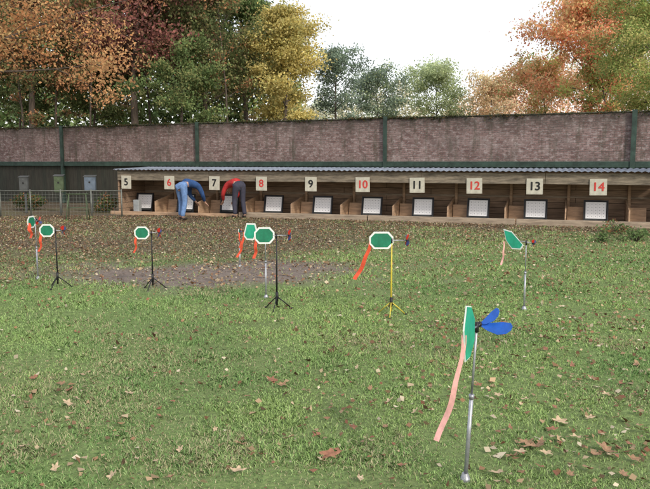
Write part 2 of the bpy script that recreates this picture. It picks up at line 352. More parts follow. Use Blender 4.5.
n=9000; lx=rng.uniform(-25,16,n); k=rng.random(n)<.2+.8*sstep(.45,.62,fbm(lx*.7,lx*0+3,3)); lx=lx[k]; n=len(lx)
dp=np.abs(rng.normal(0,.045,n))*(.5+1.6*fbm(lx*1.7,lx*0+8,2)); C=np.stack([lx,rng.normal(.08,.08,n)-.05,3.0-dp],1); C[:,1]=np.where(dp>.03,-.035-rng.random(n)*.02,C[:,1])
V,Fq=leaf_quads(C,.055); pal=np.array([[.06,.075,.03],[.08,.09,.04],[.16,.10,.05],[.05,.055,.03]])
o=npmesh('wall_creeper',V,Fq,M['leaf'],np.repeat(pal[rng.integers(0,4,n)]*rng.uniform(.6,1.3,(n,1)),4,0)); o.location=(0,23,0); o.rotation_euler=(0,0,wang)
tag(o,'light moss and fallen leaves along the wall top','moss',kind='stuff')
# ------------------------------------------------------------ shelter
sang=-math.atan2(.02193,.0658); A=21.6*math.hypot(.0658,.02193)
SO=Vector((-.28*21.6,21.6,0)); SM=Matrix.Translation(SO)@Matrix.Rotation(sang,4,'Z')
SH=empty('target_shelter',SO,sang,label='long low timber target shelter with corrugated roof below the brick wall',cat='shelter')
X0,X1=-.38,10.3*A
mb=MB(); st=.0375; n_=int((X1-X0)/st); vs=[];fs=[]
for j in range(n_+1):
    x=X0+j*st; z=.016*math.sin(j*math.pi/2)
    for (y,zz) in ((-.22,1.365),(1.75,1.42)):
        vs+= [(x,y,zz+z+.010),(x,y,zz+z)]
for j in range(n_):
    a_=j*4;b_=a_+4
    fs+=[(a_,b_,b_+2,a_+2),(a_+1,a_+3,b_+3,b_+1),(a_,a_+1,b_+1,b_),(a_+2,b_+2,b_+3,a_+3)]
mb.add(vs,fs).build('corrugated_roof',M['roof'],SH)
for q in range(5):
    a_=X0+.05+(X1-X0-.1)*q/5; b_=X0+.05+(X1-X0-.1)*(q+1)/5-.008
    MB().box(((a_+b_)/2,-.06,1.185),(b_-a_,.035,.28),bev=.006).build('fascia_board',M['fascia'],SH)
MB().box(((X0+X1)/2,1.45,.70),(X1-X0,.05,1.35)).build('back_wall',M['back_wood'],SH)
for x in (X0+.03,X1-.03): MB().box((x,.7,.67),(.05,1.42,1.32),bev=.005).build('end_wall',M['back_wood'],SH)
MB().box(((X0+X1)/2,.62,1.29),(X1-X0-.2,.09,.09)).build('purlin',M['part_wood'],SH)
MB().box(((X0+X1)/2,1.38,.66),(X1-X0-.2,.07,.05)).build('ledge',M['beam'],SH)
for q in range(11):
    x=(q-.5)*A+.02
    if q>0:
        m_=MB(); m_.add([(x-.018,.25,.02),(x+.018,.25,.02),(x+.018,1.42,.02),(x-.018,1.42,.02),(x-.018,.25,.40),(x+.018,.25,.40),(x+.018,1.42,.62),(x-.018,1.42,.62)],[(0,3,2,1),(4,5,6,7),(0,1,5,4),(1,2,6,5),(2,3,7,6),(3,0,4,7)]); m_.build('partition_board',M['part_wood'],SH)
        MB().box((x+.07,1.36,.66),(.08,.08,1.3),bev=.008).build('support_post',M['part_wood'],SH)
    MB().box((x+A*.5-.28-.22,.95,.22),(.42,.03,.42),Matrix.Rotation(-.2,3,'X'),bev=.004).build('side_panel',M['part_wood'],SH)
for (a_,b_,z) in ((2.55,5.1,.0),(5.12,7.7,.0),(7.72,10.25,.0)):
    MB().box(((a_+b_)/2*A,-.16,.075),((b_-a_)*A,.14,.17),bev=.012).build('ground_beam',M['beam'],SH)
MB().box((1.05*A,-.1,.04),(2.9*A,.05,.12),bev=.01).build('ground_beam',M['part_wood'],SH)
MB().box(((X0+X1)/2,.7,.012),(X1-X0-.1,1.4,.03)).build('floor_boards',M['back_wood'],SH)
def text_mesh(txt,size,m):
    cu=bpy.data.curves.new('t','FONT'); cu.body=txt; cu.size=size; cu.extrude=.002; cu.align_x='CENTER'; cu.align_y='CENTER'
    o=bpy.data.objects.new('t',cu); COL.objects.link(o); bpy.context.view_layer.update()
    me0=bpy.data.meshes.new_from_object(o.evaluated_get(bpy.context.evaluated_depsgraph_get())); bpy.data.objects.remove(o)
    vs=[tuple(v.co) for v in me0.vertices]; fs=[tuple(p.vertices) for p in me0.polygons]
    mb=MB()
    for q,(dx,dy) in enumerate(((-.008,0),(.008,0),(0,.006),(0,-.006),(0,0))):
        mb.add([(x+dx,y+dy,z+.0006*q) for x,y,z in vs],fs)
    me=bpy.data.meshes.new('number'); me.from_pydata(mb.v,[],mb.f); me.materials.append(m); return me
for q in range(10):
    num=str(5+q); red=q%2==1; w=.34 if q<5 else .40
    p=SM@Vector((q*A,-.105,.985))
    o=empty('number_board',p,sang,label='cream board with %s number %s above the target bay'%('red' if red else 'black',num),cat='number board',group='bay number boards along the shelter roof')
    MB().box((0,0,0),(w,.022,.40),Matrix.Rotation(random.uniform(-.02,.02),3,'Y'),bev=.004).build('board',M['board'],o)
    t=link('number',text_mesh(num,.295,M['red_paint' if red else 'black_paint']),o,(0,-.0145,0),(R(90),0,0))
def make_target():
    o=empty('shooting_target',(0,0,0))
    m_=MB(); w,h,t=.60,.60,.035
    for x in(-w/2+t/2,w/2-t/2): m_.box((x,0,h/2),(t,.05,h))
    for z in(t/2,h-t/2): m_.box((0,.001,z),(w-2*t,.048,t))
    m_.build('frame',M['black_metal'],o)
    MB().box((0,.035,h/2),(w-.02,.012,h-.02)).build('backing_board',M['dark_grey'],o)
    pp=MB().box((0,.012,h/2+.035),(.50,.006,.43)).build('target_sheet',M['paper'],o)
    k=MB()
    for i in range(5):
        for j in range(5):
            cx=-.19+.095*i; cz=h/2+.035-.16+.08*j
            k.add([(cx+.013*math.cos(a*math.pi/5),.0065,cz+.013*math.sin(a*math.pi/5)) for a in range(10)],[tuple(range(9,-1,-1))])
    for i in range(6): k.box((-.2375+.095*i,.0075,h/2+.035),(.003,.001,.40))
    k.build('printed_bullseyes',M['print'],pp)
    MB().box((0,-.045,.06),(.5,.09,.02),Matrix.Rotation(.3,3,'X')).build('bottom_tray',M['black_metal'],o)
    return o
T0=None
for q in range(10):
    if T0 is None: T0=make_target(); o=T0
    else: o=copy_tree(T0)
    p=SM@Vector((q*A+random.uniform(-.03,.03)+.03,.72,.03)); o.location=p; o.rotation_euler=(-.22,0,sang+random.uniform(-.05,.05))
    tag(o,'black framed white target sheet standing in bay %d of the shelter'%(5+q),'target','target frames in the shelter bays')
# ------------------------------------------------------------ wind flags
def octo(w,h,c=.3):
    a,b_=w/2,h/2; k=c*h
    return [(-a,-b_+k),(-a+k*.9,-b_),(a-k*.9,-b_),(a,-b_+k),(a,b_-k),(a-k*.9,b_),(-a+k*.9,b_),(-a,b_-k)]
def wind_flag(base,H,yaw,label,stand='tripod',standmat='black_metal',pw=.25,ph=.18,poff=-.11,prop=.16,blades=('red_plastic','darkblue_plastic','red_plastic','darkblue_plastic'),bl=.075,
              inner='green_plastic',ribbon=(-.18,-.42),rmat='red_ribbon',rw=.05,lean=(0,0),shape=None,spin=.6,tilt=0,ribyaw=None,border=.018,angles=None,rz0=-.01,bls=None,slim=1.0,foot=.028):
    o=empty('wind_flag',base,0,label=label,cat='wind flag',group='wind flags on stands across the range')
    top=Vector((lean[0],lean[1],H))
    if stand=='tripod':
        MB().tube([(0,0,.05),top*.6,top],[.011,.009,.006],8).build('pole',M[standmat],o,True)
        MB().tube([(0,0,.10),(0,0,.20)],.016,8).build('collar',M['black_metal'],o,True)
        for k in range(3):
            a=k*2*math.pi/3+.35; c,s_=math.cos(a),math.sin(a)
            l=MB().tube([(0,0,.15),(c*.08,s_*.08,.085),(c*.165,s_*.165,.008)],[.007,.006,.006],6).build('leg',M[standmat],o,True)
            MB().tube([(c*.155,s_*.155,.006),(c*.18,s_*.18,.006)],.011,6).build('rubber_foot',M['black_metal'],l,True)
    else:
        MB().tube([(0,0,-.02),top*.55],.0105,10).build('pole_sleeve',M['galv'],o,True)
        MB().tube([top*.55,top],.006,8).build('pole',M['galv'],o,True)
        MB().tube([(0,0,0),(0,0,.012),(0,0,.04)],[foot,foot,.015],14).build('base_plate',M['galv'],o)
        MB().tube([top*.55-Vector((0,0,.012)),top*.55+Vector((0,0,.012))],.014,8).build('collar',M['galv'],o,True)
    rot=(0,tilt,yaw)
    MB().tube([(poff-pw*.3,0,0),(prop,0,0)],.0045,6).build('boom',M['galv'],o,True,loc=top,rot=rot)
    MB().tube([(0,0,-.03),(0,0,.02)],.010,8).build('pivot',M['black_metal'],o,True,loc=top)
    poly=shape or octo(pw,ph)
    pn=MB().prism([(x+poff,z) for x,z in poly],-.003,.003).build('vane_panel',M['white_plastic'],o,loc=top,rot=rot)
    bx_=1-2*border/pw; bz_=1-2*border/ph; ip=[(x*bx_+poff,z*bz_) for x,z in poly]
    g=MB(); g.prism(ip,-.0055,-.0032); g.prism(ip,.0032,.0055); g.build('coloured_face',M[inner],pn)
    hub=MB().tube([(prop-.012,0,0),(prop+.01,0,0),(prop+.02,0,0)],[.012,.012,.004],10).build('propeller_hub',M['black_metal'],o,True,loc=top,rot=rot)
    nb=len(blades)
    for k in range(nb):
        a=angles[k] if angles else spin+k*2*math.pi/nb
        b1_=bls[k] if bls else bl
        rr=Matrix.Rotation(a,3,'X')
        prof=[(.008,.006),(.3,.016),(.65,.026),(.9,.022),(1,.008)]; vs=[];fs=[]
        for (t,wd_) in prof:
            z=t*b1_ if t>.01 else .008; tw=R(38)
            wd_=wd_*b1_/.075*slim; sw=.18*b1_*(1-slim)*4*t*t
            for sgn in(-1,1):
                for th_ in(-.0012,.0012):
                    v=Vector((sgn*wd_*math.sin(tw)+th_*math.cos(tw),sgn*wd_*math.cos(tw)-th_*math.sin(tw)+sw,z)); v=rr@v; vs.append((v.x+prop,v.y,v.z))
        for j in range(4):
            a_=j*4;b_=a_+4
            fs+=[(a_,b_,b_+2,a_+2),(a_+1,a_+3,b_+3,b_+1),(a_,a_+1,b_+1,b_),(a_+2,b_+2,b_+3,a_+3)]
        fs+=[(0,2,3,1),(16,17,19,18)]
        MB().add(vs,fs).build('propeller_blade',M[blades[k]],hub)
    if ribbon:
        n_=14; vs=[];fs=[]; x0=poff-pw/2*.85; Lr=math.hypot(*ribbon)
        dirx,dirz=ribbon[0]/Lr,ribbon[1]/Lr; px_,pz_=-dirz,dirx
        ry=yaw if ribyaw is None else ribyaw
        R0=Matrix.Rotation(yaw,3,'Z')@Vector((x0,0,rz0)); RR=Matrix.Rotation(ry,3,'Z')
        for j in range(n_+1):
            t=j/n_; bow=.022*math.sin(t*3.0)*Lr/.5+.006*math.sin(t*11); y=.02*math.sin(t*9+1)*t
            for sgn in(-.5,.5):
                tw=.5*math.sin(t*5+.4)
                v=Vector((ribbon[0]*t+px_*(sgn*rw*math.cos(tw)+bow), y+sgn*rw*math.sin(tw), ribbon[1]*t+pz_*(sgn*rw*math.cos(tw)+bow)))
                v=RR@v+R0; vs.append(v)
        for j in range(n_): fs.append((j*2,j*2+1,j*2+3,j*2+2))
        MB().add(vs,fs).build('ribbon_tail',M[rmat],o,True,loc=top)
    return o
wind_flag(G(465,481),.795,R(61),'nearest wind flag with blue propeller and long pink ribbon on galvanised stake','stake',pw=.17,ph=.27,poff=-.13,prop=.05,blades=('blue_plastic','blue_plastic','yellow_plastic'),bls=[.155,.12,.055],slim=.68,inner='teal_plastic',
   ribbon=(-.12,-.51),rmat='pink_ribbon',rw=.027,lean=(.04,0),shape=[(-.085,.02),(-.05,-.135),(.02,-.13),(.085,-.06),(.08,.05),(.02,.12),(-.05,.135)],angles=[R(104),R(62),R(262)],ribyaw=0,border=.006,rz0=.0,foot=.026)
wind_flag(G(391,315),.80,0,'wind flag with green octagonal panel on a yellow tripod',standmat='yellow_metal',ribbon=(-.17,-.40),rw=.042)
wind_flag(G(277,309),.82,R(4),'wind flag on black tripod overlapping the paler flag just behind it',pw=.22,ph=.18,poff=-.13,prop=.14,ribbon=(-.02,-.24),rw=.035)
wind_flag(G(266,297),.79,R(-14),'pale teal wind flag on a plain stake just behind the central black tripod flag','stake',pw=.18,ph=.2,poff=-.185,prop=.02,bl=.045,inner='teal_plastic',ribbon=(-.09,-.30),rw=.03,shape=[(-.09,-.05),(-.05,-.10),(.04,-.10),(.09,.0),(.06,.10),(-.05,.10)],ribyaw=0)
wind_flag(G(153,289),.72,0,'wind flag on black tripod at the left edge of the bare soil patch',pw=.19,ph=.16,poff=-.12,prop=.10,ribbon=(-.02,-.24),rw=.03)
wind_flag(G(58,287),.74,0,'leftmost tripod wind flag with small green octagonal panel',pw=.19,ph=.16,poff=-.11,prop=.10,ribbon=(-.03,-.26),rw=.035)
wind_flag(G(38,279),.80,R(84),'leftmost wind flag on plain thin stake seen edge on with red ribbon','stake',pw=.2,ph=.16,poff=-.1,prop=.08,bl=.06,ribbon=(.03,-.2),rw=.045,ribyaw=0)
wind_flag(G(240,267),.56,R(84),'small thin stake wind flag standing farthest back by the pale teal flag','stake',pw=.08,ph=.07,poff=-.04,prop=.03,bl=.03,border=.008,ribbon=(.02,-.24),rw=.02,ribyaw=0)
wind_flag(G(524,310),.74,R(-38),'right hand wind flag with slanted green panel on a thin stake','stake',pw=.25,ph=.19,poff=-.15,prop=.08,inner='teal_plastic',bl=.05,ribbon=(-.02,-.26),rmat='pink_ribbon',rw=.02,
   shape=[(-.125,.10),(-.03,.09),(.125,-.04),(.10,-.09),(.0,-.10),(-.08,-.02)],ribyaw=0,border=.012,tilt=.1)
# ------------------------------------------------------------ left side : mesh fence, boxes, trestle
fa=at(-60,218,20.5); fb=at(122,214,20.6); fa.z=fb.z=0
fd=(fb-fa); Lf=fd.length; fr=math.atan2(fd.y,fd.x)
FE=empty('wire_fence',fa,fr,label='low wire mesh fence at the left of the target shelter',cat='fence')
n_=6
for k in range(n_+1):
    MB().tube([(Lf*k/n_,0,-.02),(Lf*k/n_,0,.80)],.022,8).build('fence_post',M['wire'],FE,True)
MB().tube([(0,0,.76),(Lf,0,.76)],.014,6).build('top_rail',M['wire'],FE,True)
m_=MB()
for k in range(int(Lf/.1)+1): m_.tube([(k*.1,.02,.03),(k*.1,.02,.75)],.003,3,False)
for k in range(8): m_.tube([(0,.02,.05+k*.1),(Lf,.02,.05+k*.1)],.003,3,False)
m_.build('wire_mesh',M['wire'],FE)
def post_box(px,Y,zt,w,h,m,label,cat,nm):
    p=at(px,190,Y); p.z=0
    o=empty(nm,p,0,label=label,cat=cat)
    MB().box((0,.03,zt/2-.05),(.07,.05,zt-.1),bev=.008).build('post',M['dark_grey'],o)
    MB().box((0,-.06,zt-h/2),(w,.12,h),bev=.01).build('box_body',m,o)
    MB().add([(-w/2-.02,-.14,zt),(w/2+.02,-.14,zt),(w/2+.02,.03,zt+.04),(-w/2-.02,.03,zt+.04),(-w/2-.02,-.14,zt+.015),(w/2+.02,-.14,zt+.015),(w/2+.02,.03,zt+.055),(-w/2-.02,.03,zt+.055)],[(0,3,2,1),(4,5,6,7),(0,1,5,4),(1,2,6,5),(2,3,7,6),(3,0,4,7)]).build('lid',M['dark_grey'],o)
    MB().tube([(0,-.12,zt-h*.4),(0,-.128,zt-h*.4)],.03,10).build('front_hole',M['black_paint'],o)
post_box(25,22,1.12,.26,.44,M['dark_grey'],'small dark box on a post, leftmost of three behind the wire fence','box','post_box')
post_box(60,22,1.16,.28,.5,M['pale_green'],'greenish wooden box on a post, middle of three behind the wire fence','box','post_box')
post_box(91,22,1.14,.34,.42,M['boxblue'],'blue grey box on a post nearest the shelter, behind the wire fence','box','post_box')
p=at(78,217,19.3); p.z=0
TR=empty('trestle',p,.15,label='thin pale green trestle frame standing in front of the wire fence',cat='trestle')
for x in(-.28,.28):
    for y in (-.2,.2): MB().tube([(x*.8,0,.72),(x,y,0)],.014,6).build('leg',M['pale_green'],TR,True)
MB().tube([(-.3,0,.72),(.3,0,.72)],.018,6).build('top_bar',M['pale_green'],TR,True)
MB().tube([(-.26,-.08,.36),(.26,-.08,.36)],.010,6).build('cross_bar',M['pale_green'],TR,True)
p=SM@Vector((.1,.3,.03)); GB=empty('switch_box',p,sang,label='small grey cabinet beside the target in bay 5',cat='cabinet')
MB().box((0,0,.2),(.2,.16,.4),bev=.01).build('cabinet_body',M['grey_box'],GB); MB().box((0,-.086,.21),(.16,.01,.32),bev=.003).build('door',M['grey_box'],GB)
# ------------------------------------------------------------ people
def skin(name,verts,edges,radii,m,parent,sub=1):
    me=bpy.data.meshes.new(name); me.from_pydata(verts,edges,[]); o=bpy.data.objects.new(name,me); COL.objects.link(o)
    md=o.modifiers.new('Skin','SKIN'); md.use_smooth_shade=True
    sv=me.skin_vertices[0].data
    for i,r in enumerate(radii):
        sv[i].radius=(r,r) if not isinstance(r,tuple) else r; sv[i].use_root=(i==0)
    s2=o.modifiers.new('Sub','SUBSURF'); s2.levels=sub; s2.render_levels=sub
    bpy.context.view_layer.update()
    nm=bpy.data.meshes.new_from_object(o.evaluated_get(bpy.context.evaluated_depsgraph_get())); bpy.data.objects.remove(o)
    nm.materials.clear(); nm.materials.append(m)
    for p in nm.polygons: p.use_smooth=True
    return link(name,nm,parent)
class Sk:
    def __init__(s): s.v=[];s.e=[];s.r=[]
    def p(s,c,r,fr=None):
        s.v.append(tuple(c)); s.r.append(r); i=len(s.v)-1
        if fr is not None: s.e.append((fr,i))
        return i
def person(loc,face,label,jm,tm,hm,step=0.0,dz=0):
    o=empty('person',loc,face,label=label,cat='person')
    J={}
    for s in(-1,1):
        st_=step*s
        J[s]=dict(hip=(0,.095*s,.93),knee=(.06+st_*.5,.12*s,.50),ank=(-.02+st_,.13*s,.09),toe=(.15+st_,.15*s,.035),sho=(.52,.18*s,.93),elb=(.60,.25*s,.66),wri=(.76,.17*s,.47))
    b=Sk(); pel=b.p((0,0,.95),.11); wa=b.p((.18,0,1.0),.105,pel); ch=b.p((.38,0,1.0),.12,wa); nb=b.p((.53,0,.95),.065,ch); nk=b.p((.61,0,.89),.055,nb)
    sk=b.p((.68,0,.84),.085,nk); cr=b.p((.76,0,.78),.092,sk); tp=b.p((.82,0,.73),.06,cr)
    b.p((.72,0,.70),.02,sk)
    for s in(-1,1):
        b.p((.70,.095*s,.80),.014,sk)
        j=J[s]; h=b.p(j['hip'],.09,pel); k=b.p(j['knee'],.055,h); a=b.p(j['ank'],.04,k); b.p(j['toe'],.03,a)
        sh=b.p(j['sho'],.06,ch); e=b.p(j['elb'],.043,sh); w=b.p(j['wri'],.028,e)
        wx,wy,wz=j['wri']; pm=b.p((wx+.05,wy,wz-.05),.032,w)
        for q in range(4):
            off=(q-1.5)*.021; ln=(.07,.08,.076,.058)[q]
            f1=b.p((wx+.075,wy+off,wz-.075),.010,pm); f2=b.p((wx+.075+ln*.5,wy+off*1.1,wz-.075-ln*.35),.009,f1); b.p((wx+.075+ln*.65,wy+off*1.1,wz-.075-ln*.8),.0075,f2)
        t1=b.p((wx+.045,wy-.035*s,wz-.04),.011,pm); b.p((wx+.08,wy-.05*s,wz-.075),.009,t1)
    skin('body',b.v,b.e,b.r,M['skin'],o)
    t=Sk(); pel=t.p((-.01,0,.955),.135); t.p((.13,0,.99),.13,pel)
    for s in(-1,1):
        j=J[s]; h=t.p(j['hip'],.118,pel); m1=t.p(tuple((a_+c_)/2 for a_,c_ in zip(j['hip'],j['knee'])),.092,h); k=t.p(j['knee'],.075,m1); x_,y_,z_=j['ank']; t.p((x_,y_,z_+.0),.066,k)
    skin('trousers',t.v,t.e,t.r,tm,o)
    t=Sk(); a=t.p((.09,0,1.0),.145); c=t.p((.26,0,1.03),.15,a); ch=t.p((.42,0,1.0),.155,c); t.p((.55,0,.945),.085,ch)
    for s in(-1,1):
        j=J[s]; sh=t.p(j['sho'],.085,ch); e=t.p(j['elb'],.064,sh); x_,y_,z_=j['wri']; t.p((x_-.01,y_,z_+.015),.045,e)
    skin('jacket',t.v,t.e,t.r,jm,o)
    for s in(-1,1):
        x_,y_,z_=J[s]['ank']; t=Sk(); a=t.p((x_-.03,y_,.06),.05); m1=t.p((x_+.06,y_+.01*s,.05),.05,a); t.p((x_+.17,y_+.02*s,.04),.04,m1)
        skin('shoe',t.v,t.e,t.r,M['shoe'],o)
        MB().tube([(.755,.035*s,.695),(.762,.035*s,.70)],.012,8).build('eye',M['white_plastic'],o)
    t=Sk(); a=t.p((.69,0,.875),.075); c=t.p((.775,0,.815),.088,a); t.p((.84,0,.745),.058,c)
    skin('hair',t.v,t.e,t.r,hm,o)
    return o
p=at(182,222,19.4); p.z=0
person((p.x+.0,p.y,.0),R(58),'person in light blue jeans and blue jacket bending into the bay beside board 6',M['bluejacket'],M['denim'],M['hair'],step=.1)
p=at(238,216,20.0); p.z=0
person((p.x+.05,p.y,0),R(122),'person in red jacket and dark trousers bending down at the bay beside board 7',M['redjacket'],M['darktrousers'],M['darkhair'],step=.05)
# ------------------------------------------------------------ trees
def tree(name,label,cat,x,y,H,cb,rad,pal,nleaf,ls=.13,seed=0,tr=.16,lean=0,nl=13,sig=.13,group=None,top=.2,dark=.72,droop=0):  # dark: lowest clump tone, raised to paint haze into the leaf colour
    rr=random.Random(seed); g_=np.random.default_rng(seed+100)
    o=empty(name,(x,y,0),0,label=label,cat=cat,group=group)
    tk=MB(); pts=[];rd=[]
    wx=rr.uniform(-1,1);wy=rr.uniform(-1,1)
    for k in range(9):
        t=k/8; pts.append(Vector((lean*t*H+.12*math.sin(t*5+wx*3)*t*2, .12*math.cos(t*4+wy*3)*t*2, -.1+t*H*.93))); rd.append(tr*(1-t*.88)+ (tr*.35 if k==0 else 0))
    tk.tube(pts,rd,9)
    cl=[]
    def on(t): 
        f=t*8; i=min(int(f),7); return pts[i].lerp(pts[i+1],f-i)
    for k in range(nl):
        t=cb/H+(0.93-cb/H)*(k/(nl-1))**.9; b0=on(min(t,.99)); az=k*2.4+rr.uniform(-.5,.5); q=(t-cb/H)/(1-cb/H)
        prof=math.sin(math.pi*min(1,(q*.8+.22)))**.7; prof=max(prof,top)
        Lr=rad*prof*rr.uniform(.65,1.15); el=rr.uniform(.15,.6)+q*.7-droop
        d=Vector((math.cos(az)*math.cos(el),math.sin(az)*math.cos(el),math.sin(el)))
        P=[b0]; 
        for j in range(1,5): P.append(b0+d*Lr*j/4+Vector((rr.uniform(-.1,.1),rr.uniform(-.1,.1),rr.uniform(-.08,.12)-droop*.25*j/4))*Lr*.5*j/4)
        r0=tr*(1-t*.85)*.5; tk.tube(P,[r0,r0*.8,r0*.55,r0*.35,r0*.12],6)
        for j in range(rr.randint(5,7)):
            s0=P[rr.randint(1,4)]; az2=az+rr.uniform(-1.3,1.3); el2=el+rr.uniform(-.8,.5); L2=Lr*rr.uniform(.25,.5)
            d2=Vector((math.cos(az2)*math.cos(el2),math.sin(az2)*math.cos(el2),math.sin(el2)))
            e=s0+d2*L2; tk.tube([s0,s0.lerp(e,.5)+Vector((0,0,.04)),e],[r0*.35,r0*.22,r0*.08],5,False)
            cl.append((e,Lr)); cl.append((s0.lerp(e,.55),Lr))
        cl.append((P[4],Lr))
    tk.build('trunk',M['bark'],o,True)
    nc=len(cl); cc=np.array([tuple(c[0]) for c in cl]); cs=np.array([rad*sig*rr.uniform(.6,1.4) for c in cl]); br=np.array([rr.uniform(dark,1.25) for c in cl]); hue=g_.integers(0,len(pal),nc)
    ids=g_.integers(0,nc,nleaf); off=g_.normal(size=(nleaf,3))*cs[ids][:,None]; off[:,2]*=.6
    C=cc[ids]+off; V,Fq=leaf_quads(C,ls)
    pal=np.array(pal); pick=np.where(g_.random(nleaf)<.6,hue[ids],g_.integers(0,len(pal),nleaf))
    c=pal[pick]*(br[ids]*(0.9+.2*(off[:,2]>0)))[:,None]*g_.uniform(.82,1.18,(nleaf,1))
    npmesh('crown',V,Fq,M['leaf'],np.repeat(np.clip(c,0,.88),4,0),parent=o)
    return o
RED=[(.38,.19,.10),(.46,.24,.13),(.30,.16,.10),(.28,.21,.11),(.50,.30,.16)]
PUR=[(.28,.12,.11),(.36,.15,.13),(.24,.11,.10),(.40,.19,.14),(.30,.18,.12)]
OLV=[(.18,.22,.10),(.23,.26,.11),(.30,.28,.13),(.15,.19,.085)]
GRN=[(.17,.25,.10),(.23,.30,.12),(.15,.21,.09),(.30,.31,.13)]
YEL=[(.66,.54,.20),(.58,.49,.18),(.72,.61,.26),(.48,.45,.18)]
BG=[(.22,.29,.21),(.27,.33,.23),(.19,.25,.19)]
PALE=[(.42,.49,.27),(.48,.53,.29),(.37,.44,.25)]
ORG=[(.80,.37,.20),(.74,.28,.16),(.82,.47,.26),(.72,.48,.25),(.60,.47,.22)]
YG=[(.34,.42,.13),(.48,.48,.17),(.25,.35,.11),(.56,.48,.19)]
GL='trees behind the brick wall'
def tp(px,Y): 
    return at(px,150,Y).x,Y
def hgt(py,Y): return at(325,py,Y).z
def T(px,Y,ptop,rpx,*a,**k):
    x,y=tp(px,Y); H=hgt(ptop,Y); rad=rpx/F*Y
    label,pal,nl_,cbp=a[:4]; grp=k.pop('group',GL)
    return tree(k.pop('name','tree'),label,'tree',x,y,H,hgt(cbp,Y),rad,pal,nl_,group=grp,**k)
T(35,31,-55,80,'russet leaved tree farthest left behind the wall',RED+OLV[:1],23000,75,seed=1,tr=.2,ls=.15,nl=16)
T(138,30,-50,78,'large purple red tree left of centre with spreading boughs',PUR,27000,62,seed=2,tr=.22,ls=.15,nl=16)
T(205,33,-40,68,'olive green tree between the purple red and the yellow trees',OLV+[(.32,.25,.14)],27000,95,seed=3,tr=.18,ls=.15,nl=17)
T(180,29.5,35,40,'lower green leaved tree close behind the wall above board 6',GRN,13000,115,seed=13,tr=.1,ls=.11,nl=15)
T(95,33,50,45,'green tree under the russet crowns behind the left wall',OLV+GRN,13000,112,seed=14,tr=.1,ls=.13,nl=15)
T(22,33,55,40,'olive tree low behind the far left of the wall',OLV+GRN[:1],11000,112,seed=15,tr=.1,ls=.13,nl=15)
T(284,32,-4,40,'bright yellow autumn tree behind the wall above boards 8 and 9',YEL,27000,112,seed=4,tr=.13,ls=.12,sig=.155,nl=19,dark=.8,top=.3)
T(246,38,-22,48,'dark green tree just left of and behind the yellow tree',GRN,22000,90,seed=5,tr=.2,ls=.15,nl=16)
T(338,36,36,28,'slender blue green tree right of the yellow tree',BG,8000,112,seed=6,tr=.1,ls=.12,sig=.16,nl=16)
T(376,44,68,28,'small grey green tree left of centre against white sky',BG+BG[:1]+PALE[:1],8500,112,seed=7,tr=.1,ls=.13,sig=.17,nl=15)
T(434,46,62,32,'rounded pale green tree alone against the white sky',PALE,11000,112,seed=8,tr=.1,ls=.14,sig=.16,nl=15,dark=.85)
T(492,44,76,28,'small faded orange tree left of the big orange tree',[(.76,.50,.32),(.70,.55,.34),(.60,.52,.32)],7500,116,seed=9,tr=.07,ls=.13,sig=.17,nl=14,dark=.85)
T(588,29,-12,64,'large orange red autumn tree behind the right end of the wall',ORG,27000,88,seed=10,tr=.13,ls=.115,sig=.13,dark=.85,nl=19)
T(543,34,56,38,'lower yellowish bush-like tree below the orange crown',YG+ORG,11000,114,seed=12,tr=.08,ls=.11,nl=15,dark=.8)
T(600,27,55,34,'green and orange understorey tree right of the orange trunk',YG+ORG[:2],11000,114,seed=16,tr=.08,ls=.10,nl=15,dark=.8)
T(658,22,-70,66,'yellow green tree at the far right edge behind the wall',YG,44000,98,seed=11,tr=.12,ls=.075,nl=24,droop=.45,top=.6)
T(-50,20.5,-60,215,'near rusty orange tree beyond the left edge reaching boughs into the picture',[(.58,.29,.13),(.64,.37,.18),(.48,.24,.12),(.54,.38,.18)],34000,62,seed=21,tr=.2,ls=.10,nl=17,droop=.12,group='trees beyond the picture edge',sig=.06,top=.6)
for q,(px,Y,w) in enumerate(((22,29.5,.07),(58,31,.09),(92,28.8,.06),(150,32,.08),(226,31,.07))):
    x,y=tp(px,Y); H=8.5+q*.4
    tree('tree',['slim dark bare trunked tree nearest the left edge of the wood','dark slender trunk rising behind the left brick panel','thin young tree between the russet and purple red trees','slim tree under the large purple red crown','thin green tree beside the yellow tree base'][q],'tree',x,y,H,3.6+.3*q,1.3,OLV+RED[:2],3500,seed=30+q,tr=w,group=GL,ls=.11,nl=9)
# distant wood mass at left
n=110000; x=rng.uniform(-38,-1.5,n); z=rng.random(n)**.85*17; y=44+rng.uniform(-2.5,2.5,n)+.1*x
k=(fbm(x*.35+4,z*.35+7,3)+rng.normal(0,.05,n)>.33)|(z<6.5); k&=z<(17-3.0*sstep(-9,-2,x)*3+2*fbm(x*.5,x*0,2))*1.0
x=x[k];y=y[k];z=z[k];n=len(x); C=np.stack([x,y,z],1); V,Fq=leaf_quads(C,.34)
pal=np.array(OLV+GRN+[(.30,.21,.13)]); hb=fbm(x*.6+30,z*.6,3)
c=pal[(hb*9*1.3).astype(int)%len(pal)]*(.7+.9*fbm(x*.9,z*.9+50,3))[:,None]*rng.uniform(.75,1.25,(n,1))  # tones lifted: distance haze is put into the leaf colour
tag(npmesh('distant_wood',V,Fq,M['farleaf'],np.repeat(c,4,0)),'dense dark woodland filling the left background beyond the trees','woodland',kind='stuff')
n=60000; x=rng.uniform(-3,34,n); y=56+rng.uniform(-2,2,n); topz=6.6+2.2*(fbm(x*.33+11,x*0+5,4)-.4)*2+sstep(12,22,x)*4.5; z=rng.random(n)*topz*(.85+.15*rng.random(n))
k=(fbm(x*.8,z*.8+30,3)+(topz-z)*.12+rng.normal(0,.05,n))>.46; x=x[k];y=y[k];z=z[k];n=len(x); C=np.stack([x,y,z],1); V,Fq=leaf_quads(C,.24)
